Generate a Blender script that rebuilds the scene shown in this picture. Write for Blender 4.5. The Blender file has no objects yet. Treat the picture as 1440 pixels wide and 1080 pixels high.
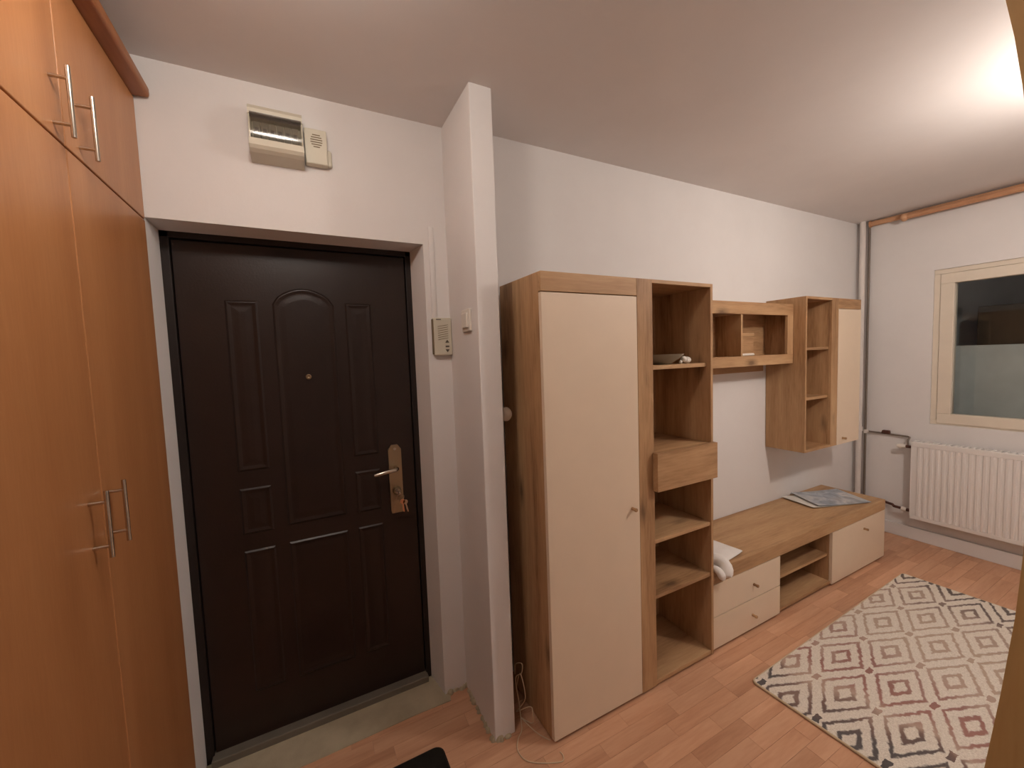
import bpy, bmesh, math, random
from mathutils import Vector, Matrix
random.seed(7)
S = bpy.context.scene
C = S.collection

# ---------------------------------------------------------------- camera
cam_d = bpy.data.cameras.new('camera'); cam = bpy.data.objects.new('camera', cam_d); C.objects.link(cam)
cam_d.sensor_width = 36.0; cam_d.lens = 565.4585 / 1440 * 36.0; cam_d.clip_start = 0.02
Fv = Vector((0.45790383, 0.88659825, -0.0653271)); Rv = Vector((0.88684346, -0.46067452, -0.03588413)); Uv = Vector((0.06190933, 0.04150344, 0.99721848))
cam.matrix_world = Matrix(((Rv.x, Uv.x, -Fv.x, -0.44692), (Rv.y, Uv.y, -Fv.y, -1.69869), (Rv.z, Uv.z, -Fv.z, 1.54597), (0, 0, 0, 1)))
S.camera = cam

# ---------------------------------------------------------------- world, exposure, lamp power
w = bpy.data.worlds.new('world'); S.world = w; w.use_nodes = True
w.node_tree.nodes['Background'].inputs[0].default_value = (0.010, 0.012, 0.018, 1)   # night outside
w.node_tree.nodes['Background'].inputs[1].default_value = 1.0
vs = S.view_settings
vs.view_transform = 'Standard'; vs.look = 'None'; vs.exposure = 0.0; vs.gamma = 1.0; vs.use_curve_mapping = False
HALL_LAMP = ((-0.50, -0.90, 2.475), (1.0, 0.895, 0.80), 51.0)     # position, colour, emission strength
ROOM_LAMP = ((2.10, -1.62, 2.30), (1.0, 0.90, 0.82), 158.0)

# ---------------------------------------------------------------- material helpers
MATS = {}
def srgb(r, g, b):
    f = lambda c: (c / 255 / 12.92) if c <= 10 else ((c / 255 + 0.055) / 1.055) ** 2.4
    return (f(r), f(g), f(b), 1)
def new_mat(name):
    m = bpy.data.materials.new(name); m.use_nodes = True; nt = m.node_tree
    MATS[name] = m
    return m, nt, nt.nodes['Principled BSDF']
def N(nt, t, **k):
    n = nt.nodes.new(t)
    for a, v in k.items(): setattr(n, a, v)
    return n
def ramp(nt, stops, fac=None):
    n = N(nt, 'ShaderNodeValToRGB'); e = n.color_ramp.elements
    while len(e) < len(stops): e.new(0.5)
    for el, (p, c) in zip(e, stops): el.position = p; el.color = c
    if fac is not None: nt.links.new(fac, n.inputs[0])
    return n
def math_n(nt, op, a, b=None, c=None):
    n = N(nt, 'ShaderNodeMath', operation=op)
    for i, v in enumerate((a, b, c)):
        if v is None: continue
        if isinstance(v, (int, float)): n.inputs[i].default_value = v
        else: nt.links.new(v, n.inputs[i])
    return n.outputs[0]
def mix(nt, fac, a, b):
    n = N(nt, 'ShaderNodeMix', data_type='RGBA')
    for i, v in ((0, fac), (6, a), (7, b)):
        if isinstance(v, (int, float)): n.inputs[i].default_value = v
        elif isinstance(v, tuple): n.inputs[i].default_value = v
        else: nt.links.new(v, n.inputs[i])
    return n.outputs[2]
def coords(nt, scale, rnd=True, src='Object'):
    tc = N(nt, 'ShaderNodeTexCoord'); mp = N(nt, 'ShaderNodeMapping'); mp.inputs['Scale'].default_value = scale
    if rnd:
        oi = N(nt, 'ShaderNodeObjectInfo'); cx = N(nt, 'ShaderNodeCombineXYZ')
        v = math_n(nt, 'MULTIPLY', oi.outputs['Random'], 37.0)
        for i in range(3): nt.links.new(v, cx.inputs[i])
        nt.links.new(cx.outputs[0], mp.inputs['Location'])
    nt.links.new(tc.outputs[src], mp.inputs['Vector'])
    return mp.outputs[0]
def noise(nt, vec, sc, det=4, rough=0.55, dist=0.0):
    n = N(nt, 'ShaderNodeTexNoise'); n.inputs['Scale'].default_value = sc; n.inputs['Detail'].default_value = det
    n.inputs['Roughness'].default_value = rough; n.inputs['Distortion'].default_value = dist
    nt.links.new(vec, n.inputs['Vector']); return n.outputs[0]
def bump(nt, b, h, strength, dist=0.002):
    n = N(nt, 'ShaderNodeBump'); n.inputs['Strength'].default_value = strength; n.inputs['Distance'].default_value = dist
    nt.links.new(h, n.inputs['Height']); nt.links.new(n.outputs[0], b.inputs['Normal'])
def plain(name, col, rough=0.5, metal=0.0, nz=0.04, spec=None, bumps=0.0):
    m, nt, b = new_mat(name)
    v = coords(nt, (1, 1, 1)); f = noise(nt, v, 9, 5)
    lo = tuple(max(0, c * (1 - nz)) for c in col[:3]) + (1,); hi = tuple(min(1, c * (1 + nz)) for c in col[:3]) + (1,)
    r = ramp(nt, [(0.3, lo), (0.7, hi)], f); nt.links.new(r.outputs[0], b.inputs['Base Color'])
    b.inputs['Roughness'].default_value = rough; b.inputs['Metallic'].default_value = metal
    if spec is not None: b.inputs['Specular IOR Level'].default_value = spec
    if bumps: bump(nt, b, noise(nt, coords(nt, (1, 1, 1)), 120, 3), bumps)
    return m
def emit(name, col, strength):
    m, nt, b = new_mat(name)
    b.inputs['Base Color'].default_value = (0.9, 0.9, 0.88, 1)
    b.inputs['Emission Color'].default_value = tuple(col) + (1,); b.inputs['Emission Strength'].default_value = strength
    return m
def wood(name, axis, dark, mid, light, rough=0.5, knots=0.5, fine=1.0, rnd_tone=0.0, spec=0.35, rnd=True):
    m, nt, b = new_mat(name)
    st = [9.0, 9.0, 9.0]; st['XYZ'.index(axis)] = 0.9
    v = coords(nt, tuple(st), rnd)
    big = noise(nt, v, 0.75, 4, 0.55, 0.8)
    v2 = coords(nt, tuple(s * 5 for s in st), rnd); fn = noise(nt, v2, 2.0 * fine, 3, 0.6)
    s = math_n(nt, 'ADD', math_n(nt, 'MULTIPLY', big, 0.72), math_n(nt, 'MULTIPLY', fn, 0.28))
    r = ramp(nt, [(0.34, dark), (0.48, mid), (0.64, light)], s)
    col = r.outputs[0]
    if knots > 0:
        ks = [5.0, 5.0, 5.0]; ks['XYZ'.index(axis)] = 2.2
        vk = coords(nt, tuple(ks))
        vo = N(nt, 'ShaderNodeTexVoronoi'); vo.inputs['Scale'].default_value = 1.15; nt.links.new(vk, vo.inputs['Vector'])
        d = math_n(nt, 'ADD', vo.outputs['Distance'], math_n(nt, 'MULTIPLY', fn, 0.12))
        kf = ramp(nt, [(0.10, (1, 1, 1, 1)), (0.17, (0.45, 0.45, 0.45, 1)), (0.27, (0, 0, 0, 1))], d)
        kd = tuple(c * 0.30 for c in dark[:3]) + (1,)
        col = mix(nt, math_n(nt, 'MULTIPLY', kf.outputs[0], knots), col, kd)
    if rnd_tone:
        oi = N(nt, 'ShaderNodeObjectInfo')
        tone = ramp(nt, [(0.0, (1 - rnd_tone, 1 - rnd_tone * 1.15, 1 - rnd_tone * 1.3, 1)), (1.0, (1 + rnd_tone, 1 + rnd_tone, 1 + rnd_tone, 1))], oi.outputs['Random'])
        n = N(nt, 'ShaderNodeMix', data_type='RGBA', blend_type='MULTIPLY'); n.inputs[0].default_value = 1.0
        nt.links.new(col, n.inputs[6]); nt.links.new(tone.outputs[0], n.inputs[7]); col = n.outputs[2]
    nt.links.new(col, b.inputs['Base Color'])
    b.inputs['Roughness'].default_value = rough; b.inputs['Specular IOR Level'].default_value = spec
    bump(nt, b, fn, 0.08)
    return m

def paint(name, col, sc=14):
    m, nt, b = new_mat(name)
    v = coords(nt, (1, 1, 1), rnd=False)
    f = noise(nt, v, 2.2, 5, 0.6)
    lo = tuple(c * 0.955 for c in col[:3]) + (1,)
    r = ramp(nt, [(0.35, lo), (0.65, col)], f); nt.links.new(r.outputs[0], b.inputs['Base Color'])
    b.inputs['Roughness'].default_value = 0.85; b.inputs['Specular IOR Level'].default_value = 0.2
    bump(nt, b, noise(nt, v, sc, 6, 0.65), 0.10, 0.01)
    return m

wall_m = paint('white_wall_paint', (0.79, 0.765, 0.750, 1))
ceil_m = paint('ceiling_paint', (0.76, 0.72, 0.70, 1), 6)
oakZ = wood('oak_vertical', 'Z', srgb(136, 100, 68), srgb(174, 136, 98), srgb(194, 158, 118), 0.55, 0.75)
oakX = wood('oak_lengthwise', 'X', srgb(136, 100, 68), srgb(174, 136, 98), srgb(194, 158, 118), 0.55, 0.75)
oakY = wood('oak_crosswise', 'Y', srgb(136, 100, 68), srgb(174, 136, 98), srgb(194, 158, 118), 0.55, 0.5)
cream = plain('cream_laminate', srgb(224, 204, 180), 0.5, 0, 0.015)
beech = wood('beech_wardrobe', 'Z', srgb(163, 108, 66), srgb(172, 117, 73), srgb(181, 126, 81), 0.36, 0.0, 1.6, 0, 0.5, False)
beech_dark = wood('beech_cornice', 'Y', srgb(132, 78, 40), srgb(150, 92, 50), srgb(164, 106, 62), 0.45, 0.0)
laminate = wood('floor_laminate', 'X', srgb(180, 132, 102), srgb(198, 150, 118), srgb(210, 164, 132), 0.42, 0.0, 1.2, 0.10, 0.4)
joint = plain('floor_joint', srgb(146, 102, 76), 0.7)
ochre = wood('ochre_casing', 'Z', srgb(162, 122, 74), srgb(182, 142, 90), srgb(194, 156, 104), 0.45, 0.0, 1.4)
rodw = wood('rod_wood', 'Y', srgb(176, 128, 94), srgb(196, 148, 112), srgb(208, 164, 128), 0.5, 0.0)
door_m = plain('brown_door_coating', srgb(40, 27, 22), 0.36, 0, 0.10, 0.4, 0.2)
door_dk = plain('brown_frame_coating', srgb(32, 22, 18), 0.5, 0, 0.08, 0.4)
chrome = plain('brushed_steel', srgb(200, 192, 180), 0.22, 1.0)
brass = plain('old_nickel', srgb(168, 152, 126), 0.36, 1.0)
white_pl = plain('white_plastic', srgb(228, 222, 212), 0.4, 0, 0.02)
aged_pl = plain('aged_plastic', srgb(208, 202, 184), 0.45, 0, 0.03)
aged_dk = plain('aged_plastic_groove', srgb(118, 102, 74), 0.6, 0, 0.03)
breaker_m = plain('breaker_grey', srgb(150, 144, 132), 0.5)
grey_pl = plain('button_grey', srgb(96, 88, 76), 0.5)
white_en = plain('radiator_enamel', srgb(234, 230, 226), 0.35, 0, 0.01)
win_m = plain('window_cream_paint', srgb(226, 215, 198), 0.45, 0, 0.03)
pipe_m = plain('painted_pipe', srgb(225, 218, 212), 0.5, 0, 0.03)
dkpipe_gap = plain('grey_pipe_and_gap', srgb(120, 108, 98), 0.5, 0, 0.05)  # feed pipe, and the dark bar for the shadow gap at the riser
rust = plain('rusty_brown', srgb(86, 50, 38), 0.7)
cloth_m = plain('white_cloth', srgb(232, 228, 224), 0.8, 0, 0.03)
cord_m = plain('cream_cord', srgb(212, 190, 160), 0.6)
black_mat = plain('black_mat_pile', srgb(34, 31, 27), 0.95, 0, 0.3, 0.1, 0.8)
concrete = plain('concrete_sill', srgb(176, 164, 140), 0.9, 0, 0.12, 0.2, 0.6)
grey_metal = plain('threshold_metal', srgb(120, 112, 100), 0.5, 0.2, 0.1)
balc = plain('balcony_paint', srgb(206, 210, 208), 0.9, 0, 0.06)
dark_wd = plain('dark_cupboard', srgb(62, 50, 38), 0.8, 0, 0.12)
glaze = plain('grey_glaze', srgb(150, 148, 138), 0.25, 0, 0.12)

# smoked clear cover of the fuse box
smoke, nt, b = new_mat('smoked_cover')
nt.nodes.remove(b); out = nt.nodes['Material Output']
tr = N(nt, 'ShaderNodeBsdfTransparent'); tr.inputs[0].default_value = (0.84, 0.83, 0.80, 1)
gl = N(nt, 'ShaderNodeBsdfGlossy'); gl.inputs['Roughness'].default_value = 0.12
fr = N(nt, 'ShaderNodeFresnel'); fr.inputs[0].default_value = 1.5
ms = N(nt, 'ShaderNodeMixShader'); nt.links.new(fr.outputs[0], ms.inputs[0]); nt.links.new(tr.outputs[0], ms.inputs[1]); nt.links.new(gl.outputs[0], ms.inputs[2]); nt.links.new(ms.outputs[0], out.inputs[0])
# window pane
glass, nt, b = new_mat('window_glass')
nt.nodes.remove(b); out = nt.nodes['Material Output']
tr = N(nt, 'ShaderNodeBsdfTransparent'); tr.inputs[0].default_value = (0.95, 0.965, 0.955, 1)
gl = N(nt, 'ShaderNodeBsdfGlossy'); gl.inputs['Roughness'].default_value = 0.03
fr = N(nt, 'ShaderNodeFresnel'); fr.inputs[0].default_value = 1.45
ms = N(nt, 'ShaderNodeMixShader'); nt.links.new(fr.outputs[0], ms.inputs[0]); nt.links.new(tr.outputs[0], ms.inputs[1]); nt.links.new(gl.outputs[0], ms.inputs[2]); nt.links.new(ms.outputs[0], out.inputs[0])

# rug: cream pile woven with outlined diamonds
rug_m, nt, b = new_mat('diamond_rug_pile')
tc = N(nt, 'ShaderNodeTexCoord'); sp = N(nt, 'ShaderNodeSeparateXYZ')
wob = N(nt, 'ShaderNodeTexNoise'); wob.inputs['Scale'].default_value = 38; wob.inputs['Detail'].default_value = 2
nt.links.new(tc.outputs['Object'], wob.inputs['Vector'])
wv = N(nt, 'ShaderNodeVectorMath', operation='MULTIPLY_ADD'); nt.links.new(wob.outputs['Color'], wv.inputs[0]); wv.inputs[1].default_value = (0.034, 0.018, 0); nt.links.new(tc.outputs['Object'], wv.inputs[2])
nt.links.new(wv.outputs[0], sp.inputs[0])
PX, PY = 0.241, 0.110
u = math_n(nt, 'DIVIDE', math_n(nt, 'SUBTRACT', sp.outputs[0], 0.045), PX)
v = math_n(nt, 'DIVIDE', math_n(nt, 'ADD', sp.outputs[1], 0.130), PY)
def wrapc(x):   # centred modulo 2 -> [-1,1]
    return math_n(nt, 'SUBTRACT', math_n(nt, 'FLOORED_MODULO', math_n(nt, 'ADD', x, 1.0), 2.0), 1.0)
def l1(off):
    a = math_n(nt, 'ABSOLUTE', wrapc(math_n(nt, 'ADD', u, off))); c = math_n(nt, 'ABSOLUTE', wrapc(math_n(nt, 'ADD', v, off)))
    return math_n(nt, 'ADD', a, c)
d = math_n(nt, 'MINIMUM', l1(0.0), l1(1.0))     # 0 at a diamond's centre, 1 at its edge
def band(x, lo, hi, soft=0.035):
    a = N(nt, 'ShaderNodeMapRange', interpolation_type='SMOOTHSTEP'); a.inputs[1].default_value = lo - soft; a.inputs[2].default_value = lo + soft; nt.links.new(x, a.inputs[0])
    c = N(nt, 'ShaderNodeMapRange', interpolation_type='SMOOTHSTEP'); c.inputs[1].default_value = hi - soft; c.inputs[2].default_value = hi + soft; c.inputs[3].default_value = 1; c.inputs[4].default_value = 0; nt.links.new(x, c.inputs[0])
    return math_n(nt, 'MULTIPLY', a.outputs[0], c.outputs[0])
ln = math_n(nt, 'MAXIMUM', band(d, 0.69, 0.82), band(d, 0.21, 0.38))
# the crossing of the lattice is woven solid: near (|u|,|v|) nodes
def node(ou, ov):
    a = math_n(nt, 'ABSOLUTE', wrapc(math_n(nt, 'ADD', u, ou))); c = math_n(nt, 'ABSOLUTE', wrapc(math_n(nt, 'ADD', v, ov)))
    return math_n(nt, 'MAXIMUM', a, c)
nd = math_n(nt, 'MINIMUM', node(1.0, 0.0), node(0.0, 1.0))
ln = math_n(nt, 'MAXIMUM', ln, math_n(nt, 'LESS_THAN', nd, 0.10))
big = N(nt, 'ShaderNodeTexNoise'); big.inputs['Scale'].default_value = 3.1; big.inputs['Detail'].default_value = 1; nt.links.new(tc.outputs['Object'], big.inputs['Vector'])
xs = math_n(nt, 'ADD', math_n(nt, 'DIVIDE', sp.outputs[0], 1.72), math_n(nt, 'MULTIPLY', math_n(nt, 'SUBTRACT', big.outputs[0], 0.5), 0.45))
lc = ramp(nt, [(0.06, srgb(66, 62, 66)), (0.12, srgb(112, 82, 76)), (0.17, srgb(184, 156, 138)), (0.27, srgb(160, 108, 98)), (0.34, srgb(150, 100, 92)), (0.42, srgb(180, 152, 136)), (0.60, srgb(186, 162, 142)), (0.80, srgb(176, 152, 136)), (0.90, srgb(104, 84, 80)), (0.98, srgb(84, 72, 70))], xs)
base = N(nt, 'ShaderNodeTexNoise'); base.inputs['Scale'].default_value = 210; nt.links.new(tc.outputs['Object'], base.inputs['Vector'])
bc = ramp(nt, [(0.3, srgb(212, 202, 188)), (0.7, srgb(238, 230, 218))], base.outputs[0])
fac = math_n(nt, 'MULTIPLY', ln, 0.9)
nt.links.new(mix(nt, fac, bc.outputs[0], lc.outputs[0]), b.inputs['Base Color'])
b.inputs['Roughness'].default_value = 0.95; b.inputs['Specular IOR Level'].default_value = 0.05
bump(nt, b, base.outputs[0], 0.6, 0.006)

# printed magazine cover
mag_m, nt, b = new_mat('magazine_print')
v = coords(nt, (1, 1, 1), rnd=False)
n1 = noise(nt, v, 11, 3, 0.5, 1.2); n2 = noise(nt, v, 5, 2)
r1 = ramp(nt, [(0.32, srgb(84, 80, 90)), (0.45, srgb(140, 152, 166)), (0.55, srgb(184, 192, 200)), (0.68, srgb(232, 228, 224))], n1)
r2 = ramp(nt, [(0.40, srgb(156, 170, 184)), (0.62, srgb(200, 194, 188))], n2)
nt.links.new(mix(nt, 0.45, r1.outputs[0], r2.outputs[0]), b.inputs['Base Color']); b.inputs['Roughness'].default_value = 0.28

# ---------------------------------------------------------------- mesh helpers (all in world metres)
class MB:
    def __init__(self): self.bm = bmesh.new()
    def box(self, x0, x1, y0, y1, z0, z1, bev=0.0, seg=2):
        t = bmesh.new(); bmesh.ops.create_cube(t, size=1.0)
        for vv in t.verts: vv.co = Vector(((x0 + x1) / 2 + vv.co.x * (x1 - x0), (y0 + y1) / 2 + vv.co.y * (y1 - y0), (z0 + z1) / 2 + vv.co.z * (z1 - z0)))
        if bev: bmesh.ops.bevel(t, geom=t.edges[:], offset=bev, segments=seg, affect='EDGES', profile=0.5)
        return self.take(t)
    def take(self, t):
        me = bpy.data.meshes.new('tmp'); t.to_mesh(me); t.free(); self.bm.from_mesh(me); bpy.data.meshes.remove(me); return self
    def prism(self, pts, axis, a, b):
        # polygon (2-D points in the two other axes, in xyz order) extruded along axis from a to b
        def P(p, c):
            q = list(p); q.insert('xyz'.index(axis), c); return q
        t = bmesh.new(); va = [t.verts.new(P(p, a)) for p in pts]; vb = [t.verts.new(P(p, b)) for p in pts]
        t.faces.new(va); t.faces.new(vb[::-1]); n = len(pts)
        for i in range(n): t.faces.new([va[i], vb[i], vb[(i + 1) % n], va[(i + 1) % n]])
        bmesh.ops.recalc_face_normals(t, faces=t.faces[:]); return self.take(t)
    def tube(self, pts, r, seg=10, cap=True):
        pts = [Vector(p) for p in pts]; rr = r if isinstance(r, (list, tuple)) else [r] * len(pts)
        t = bmesh.new(); rings = []; prev = None
        for i, p in enumerate(pts):
            d = (pts[min(i + 1, len(pts) - 1)] - pts[max(i - 1, 0)]).normalized()
            if prev is None:
                a = Vector((0, 0, 1)) if abs(d.z) < 0.9 else Vector((1, 0, 0)); nx = d.cross(a).normalized()
            else: nx = (prev - d * prev.dot(d)).normalized()
            prev = nx; ny = d.cross(nx)
            rings.append([t.verts.new(p + (nx * math.cos(2 * math.pi * k / seg) + ny * math.sin(2 * math.pi * k / seg)) * rr[i]) for k in range(seg)])
        for a, b_ in zip(rings, rings[1:]):
            for k in range(seg): t.faces.new([a[k], a[(k + 1) % seg], b_[(k + 1) % seg], b_[k]])
        if cap: t.faces.new(rings[0][::-1]); t.faces.new(rings[-1])
        bmesh.ops.recalc_face_normals(t, faces=t.faces[:]); return self.take(t)
    def lathe(self, prof, org, axis='z', seg=24):
        # profile of (radius, height) turned about an axis through org
        t = bmesh.new(); rings = []
        for r_, h in prof:
            ring = []
            for k in range(seg):
                c, s = math.cos(2 * math.pi * k / seg) * max(r_, 1e-5), math.sin(2 * math.pi * k / seg) * max(r_, 1e-5)
                q = {'z': (c, s, h), 'y': (c, h, s), 'x': (h, c, s)}[axis]
                ring.append(t.verts.new(Vector(org) + Vector(q)))
            rings.append(ring)
        for a, b_ in zip(rings, rings[1:]):
            for k in range(seg): t.faces.new([a[k], a[(k + 1) % seg], b_[(k + 1) % seg], b_[k]])
        t.faces.new(rings[0][::-1]); t.faces.new(rings[-1])
        bmesh.ops.remove_doubles(t, verts=t.verts[:], dist=1e-4)
        bmesh.ops.recalc_face_normals(t, faces=t.faces[:]); return self.take(t)
    def ball(self, c, rx, ry=None, rz=None, seg=16):
        t = bmesh.new(); bmesh.ops.create_uvsphere(t, u_segments=seg, v_segments=seg // 2 + 2, radius=1)
        ry = ry or rx; rz = rz or rx
        for vv in t.verts: vv.co = Vector((c[0] + vv.co.x * rx, c[1] + vv.co.y * ry, c[2] + vv.co.z * rz))
        return self.take(t)
    def build(self, name, mat, parent=None, smooth=False, origin=None):
        me = bpy.data.meshes.new(name)
        if origin is None: origin = root_loc(parent) if parent else (0, 0, 0)
        bmesh.ops.translate(self.bm, verts=self.bm.verts[:], vec=-Vector(origin))
        self.bm.to_mesh(me); self.bm.free(); me.materials.append(mat)
        o = bpy.data.objects.new(name, me); C.objects.link(o)
        if parent: o.parent = parent
        else: o.location = origin
        if smooth:
            for p in me.polygons: p.use_smooth = True
            try: me.set_sharp_from_angle(angle=math.radians(40))
            except Exception: pass
        return o
def root_loc(p):
    while p.parent: p = p.parent
    return p.location
def tag(o, label=None, cat=None, group=None, kind=None):
    if label: o['label'] = label
    if cat: o['category'] = cat
    if group: o['group'] = group
    if kind: o['kind'] = kind
    return o
def thing(name, label, cat, loc=(0, 0, 0), group=None, kind=None):
    o = bpy.data.objects.new(name, None); C.objects.link(o); o.location = loc; o.empty_display_size = 0.05
    return tag(o, label, cat, group, kind)
def BOX(name, mat, parent, x0, x1, y0, y1, z0, z1, bev=0.0, seg=2):
    return MB().box(x0, x1, y0, y1, z0, z1, bev, seg).build(name, mat, parent)

# ---------------------------------------------------------------- room shell
H = 2.55; YD = 0.033; XS0, XS1, YS = 0.147, 0.238, -0.290; XW = 3.755; XC = -0.873
XI0, XI1, ZI, YI = -0.875, 0.018, 2.045, 0.174; XO = 0.042
def struct(name, mb, mat, parent=None): return tag(mb.build(name, mat, parent), kind='structure' if parent is None else None)

struct('ceiling', MB().box(-1.60, XW + 0.15, -3.75, 0.45, H, H + 0.12), ceil_m)
# door wall with its opening (splayed reveal on the right)
m = MB()
m.box(-1.60, XI0, YD, 0.30, 0, H)
m.box(XI0, XS0 + 0.05, YD, 0.30, ZI, H)
m.prism([(XO, YD), (XS0 + 0.05, YD), (XS0 + 0.05, 0.30), (XI1, 0.30), (XI1, YI)], 'z', 0, ZI)
struct('wall_entrance', m, wall_m)
struct('wall_back', MB().box(XS0 + 0.05, XW + 0.15, 0.0, 0.30, 0, H), wall_m)
struct('wall_stub', MB().box(XS0, XS1, YS, 0.05, 0, H, 0.004, 3), wall_m)
struct('wall_partition', MB().box(XS0, XS1, -3.60, -1.605, 0, H), wall_m)
struct('wall_left', MB().box(-1.60, -1.46, -2.70, 0.05, 0, H), wall_m)
struct('wall_hall_end', MB().box(-1.60, XS0, -2.82, -2.70, 0, H), wall_m)
struct('wall_front', MB().box(XS1, XW + 0.15, -3.72, -3.60, 0, H), wall_m)
# window wall
WY0, WY1, WZ0, WZ1 = -0.460, -1.750, 0.930, 2.080
m = MB(); m.box(XW, XW + 0.15, WY0, 0.0, 0, H); m.box(XW, XW + 0.15, -3.60, WY1, 0, H)
m.box(XW, XW + 0.15, WY1, WY0, 0, WZ0); m.box(XW, XW + 0.15, WY1, WY0, WZ1, H)
struct('wall_right', m, wall_m)
struct('baseboard_right', MB().box(XW - 0.020, XW, -3.6, -0.02, 0, 0.10, 0.004), wall_m)

# floor: bed + laminate strips laid along the long wall
floor = struct('floor', MB().box(-1.60, XW + 0.15, -3.75, 0.45, -0.10, -0.0040), joint)
SW = 0.0665; LENS = (0.30, 0.38, 0.46)
strip_me = {}
for L in LENS + (0.20,):
    mb = MB().box(0, L - 0.0006, 0, SW - 0.0006, -0.0045, 0.0, 0.0004, 1)
    me = bpy.data.meshes.new('floor_plank'); mb.bm.to_mesh(me); mb.bm.free(); me.materials.append(laminate); strip_me[L] = me
y = YD; row = 0; nst = 0
rs = random.Random(3)
while y > -1.30:
    y -= SW; x = -0.90 + rs.uniform(-0.30, 0.0); row += 1
    while x < XW - 0.02:
        L = rs.choice(LENS)
        x_end = x + L
        # strips wholly hidden under the furniture are left to the bed
        hid = (y > -0.34 and x > 0.45 and x_end < 3.05)
        if x_end > XW: L = 0.20
        if not hid and x > -1.15:
            o = bpy.data.objects.new('floor_plank', strip_me[L]); C.objects.link(o); o.parent = floor; o.location = (x, y, 0); nst += 1
        x += L
# the rest of the floor behind the camera, too far out of view to tell strips apart
rest = tag(MB().box(-1.46, XW, -3.60, y, -0.004, 0.0).build('floor_laminate_rest', laminate, floor), kind='stuff')

# bowed wooden casing on the end of the partition, close to the camera
prof = [(-1.560, 0.0), (-1.566, 0.55), (-1.574, 1.114), (-1.582, 1.196), (-1.589, 1.281), (-1.592, 1.345), (-1.594, 1.55), (-1.586, 1.70), (-1.579, 1.772), (-1.573, 1.818), (-1.567, 1.853), (-1.53, 2.05), (-1.66, 2.12), (-1.72, 2.12), (-1.72, 0.0)]
m = MB().prism(prof, 'x', 0.140, 0.246)
tag(m.build('trim_1', ochre), 'ochre wooden casing on the partition end at the right edge', 'door casing', kind='structure')

# ---------------------------------------------------------------- entrance door
d = thing('door_1', 'dark brown panelled entrance door with steel handle', 'door', (-0.43, YI, 0), kind='structure')
YF = YI
m = MB(); fw = 0.026
m.box(XI0, XI0 + fw, YF, YF + 0.10, 0.0, ZI, 0.002); m.box(XI1 - fw + 0.002, XI1 + 0.004, YF, YF + 0.10, 0.0, ZI, 0.002); m.box(XI0, XI1, YF, YF + 0.10, ZI - 0.022, ZI + 0.002, 0.002)
m.build('door_frame', door_dk, d)
LY = YF + 0.012
BOX('door_leaf', door_m, d, XI0 + fw + 0.003, XI1 - fw - 0.001, LY, LY + 0.06, 0.03, ZI - 0.026, 0.002)
def panel(poly):
    # moulded panel: a rounded bead round the outline, a groove and a slightly raised field
    prof = [(0.0, 0.0), (0.0055, 0.0046), (0.008, 0.0050), (0.020, 0.0020), (0.026, 0.0020), (0.044, 0.0034)]
    n = len(poly); bm = bmesh.new(); rings = []
    cxp = sum(p[0] for p in poly) / n
    def inset(k):
        q = []
        for i in range(n):
            a, b_, c = Vector(poly[i - 1]), Vector(poly[i]), Vector(poly[(i + 1) % n])
            d1 = (b_ - a).normalized(); d2 = (c - b_).normalized()
            n1 = Vector((-d1.y, d1.x)); n2 = Vector((-d2.y, d2.x)); bi = (n1 + n2); bi = bi / max(0.3, bi.dot(n1))
            q.append(b_ + bi * k)
        return q
    for k, h in prof:
        rings.append([bm.verts.new((p.x, LY - h, p.y)) for p in inset(k)])
    for a, b_ in zip(rings, rings[1:]):
        for i in range(n): bm.faces.new([a[i], a[(i + 1) % n], b_[(i + 1) % n], b_[i]])
    bm.faces.new(rings[-1]); bmesh.ops.recalc_face_normals(bm, faces=bm.faces[:])
    mb = MB(); mb.bm.free(); mb.bm = bm
    # make the field face the room
    for f in bm.faces:
        pass
    if bm.faces[:][-1].normal.y > 0: bmesh.ops.reverse_faces(bm, faces=bm.faces[:])
    mb.build('panel', door_m, d)
def rect(x0, x1, z0, z1): return [(x0, z0), (x1, z0), (x1, z1), (x0, z1)]
for x0, x1 in ((-0.700, -0.592), (-0.272, -0.166)):
    panel(rect(x0, x1, 1.135, 1.805)); panel(rect(x0, x1, 0.880, 1.065)); panel(rect(x0, x1, 0.225, 0.812))
a0, a1 = -0.542, -0.316
arch = [(a0, 0.885), (a1, 0.885), (a1, 1.795)]
for k in range(1, 12):
    t = k / 12; arch.append((a1 + (a0 - a1) * t, 1.800 + 0.060 * math.sin(math.pi * t) ** 0.7))
arch.append((a0, 1.795))
panel(arch); panel(rect(a0, a1, 0.225, 0.812))
MB().lathe([(0.0, 0.002), (0.009, 0.002), (0.011, -0.004), (0.007, -0.007), (0.004, -0.004), (0, -0.003)], (-0.429, LY - 0.006, 1.497), 'y').build('peephole', brass, d, True)
# long escutcheon with clipped top
hx = -0.098
pl = MB().prism([(hx - 0.026, 0.848), (hx + 0.026, 0.848), (hx + 0.029, 0.86), (hx + 0.029, 1.145), (hx + 0.014, 1.166), (hx - 0.014, 1.166), (hx - 0.029, 1.145), (hx - 0.029, 0.86)], 'y', LY - 0.009, LY).build('lock_plate', brass, d)
MB().lathe([(0, 0.002), (0.007, 0.002), (0.007, -0.003), (0, -0.003)], (hx, LY - 0.009, 1.147), 'y', 12).build('screw', chrome, pl, True)
MB().tube([(hx, LY, 1.060), (hx, LY - 0.040, 1.060), (hx - 0.008, LY - 0.050, 1.060), (hx - 0.035, LY - 0.054, 1.058), (hx - 0.075, LY - 0.053, 1.052), (hx - 0.100, LY - 0.050, 1.048)], [0.010, 0.010, 0.010, 0.0095, 0.009, 0.007], 12).build('lever_handle', chrome, d, True)
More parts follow.
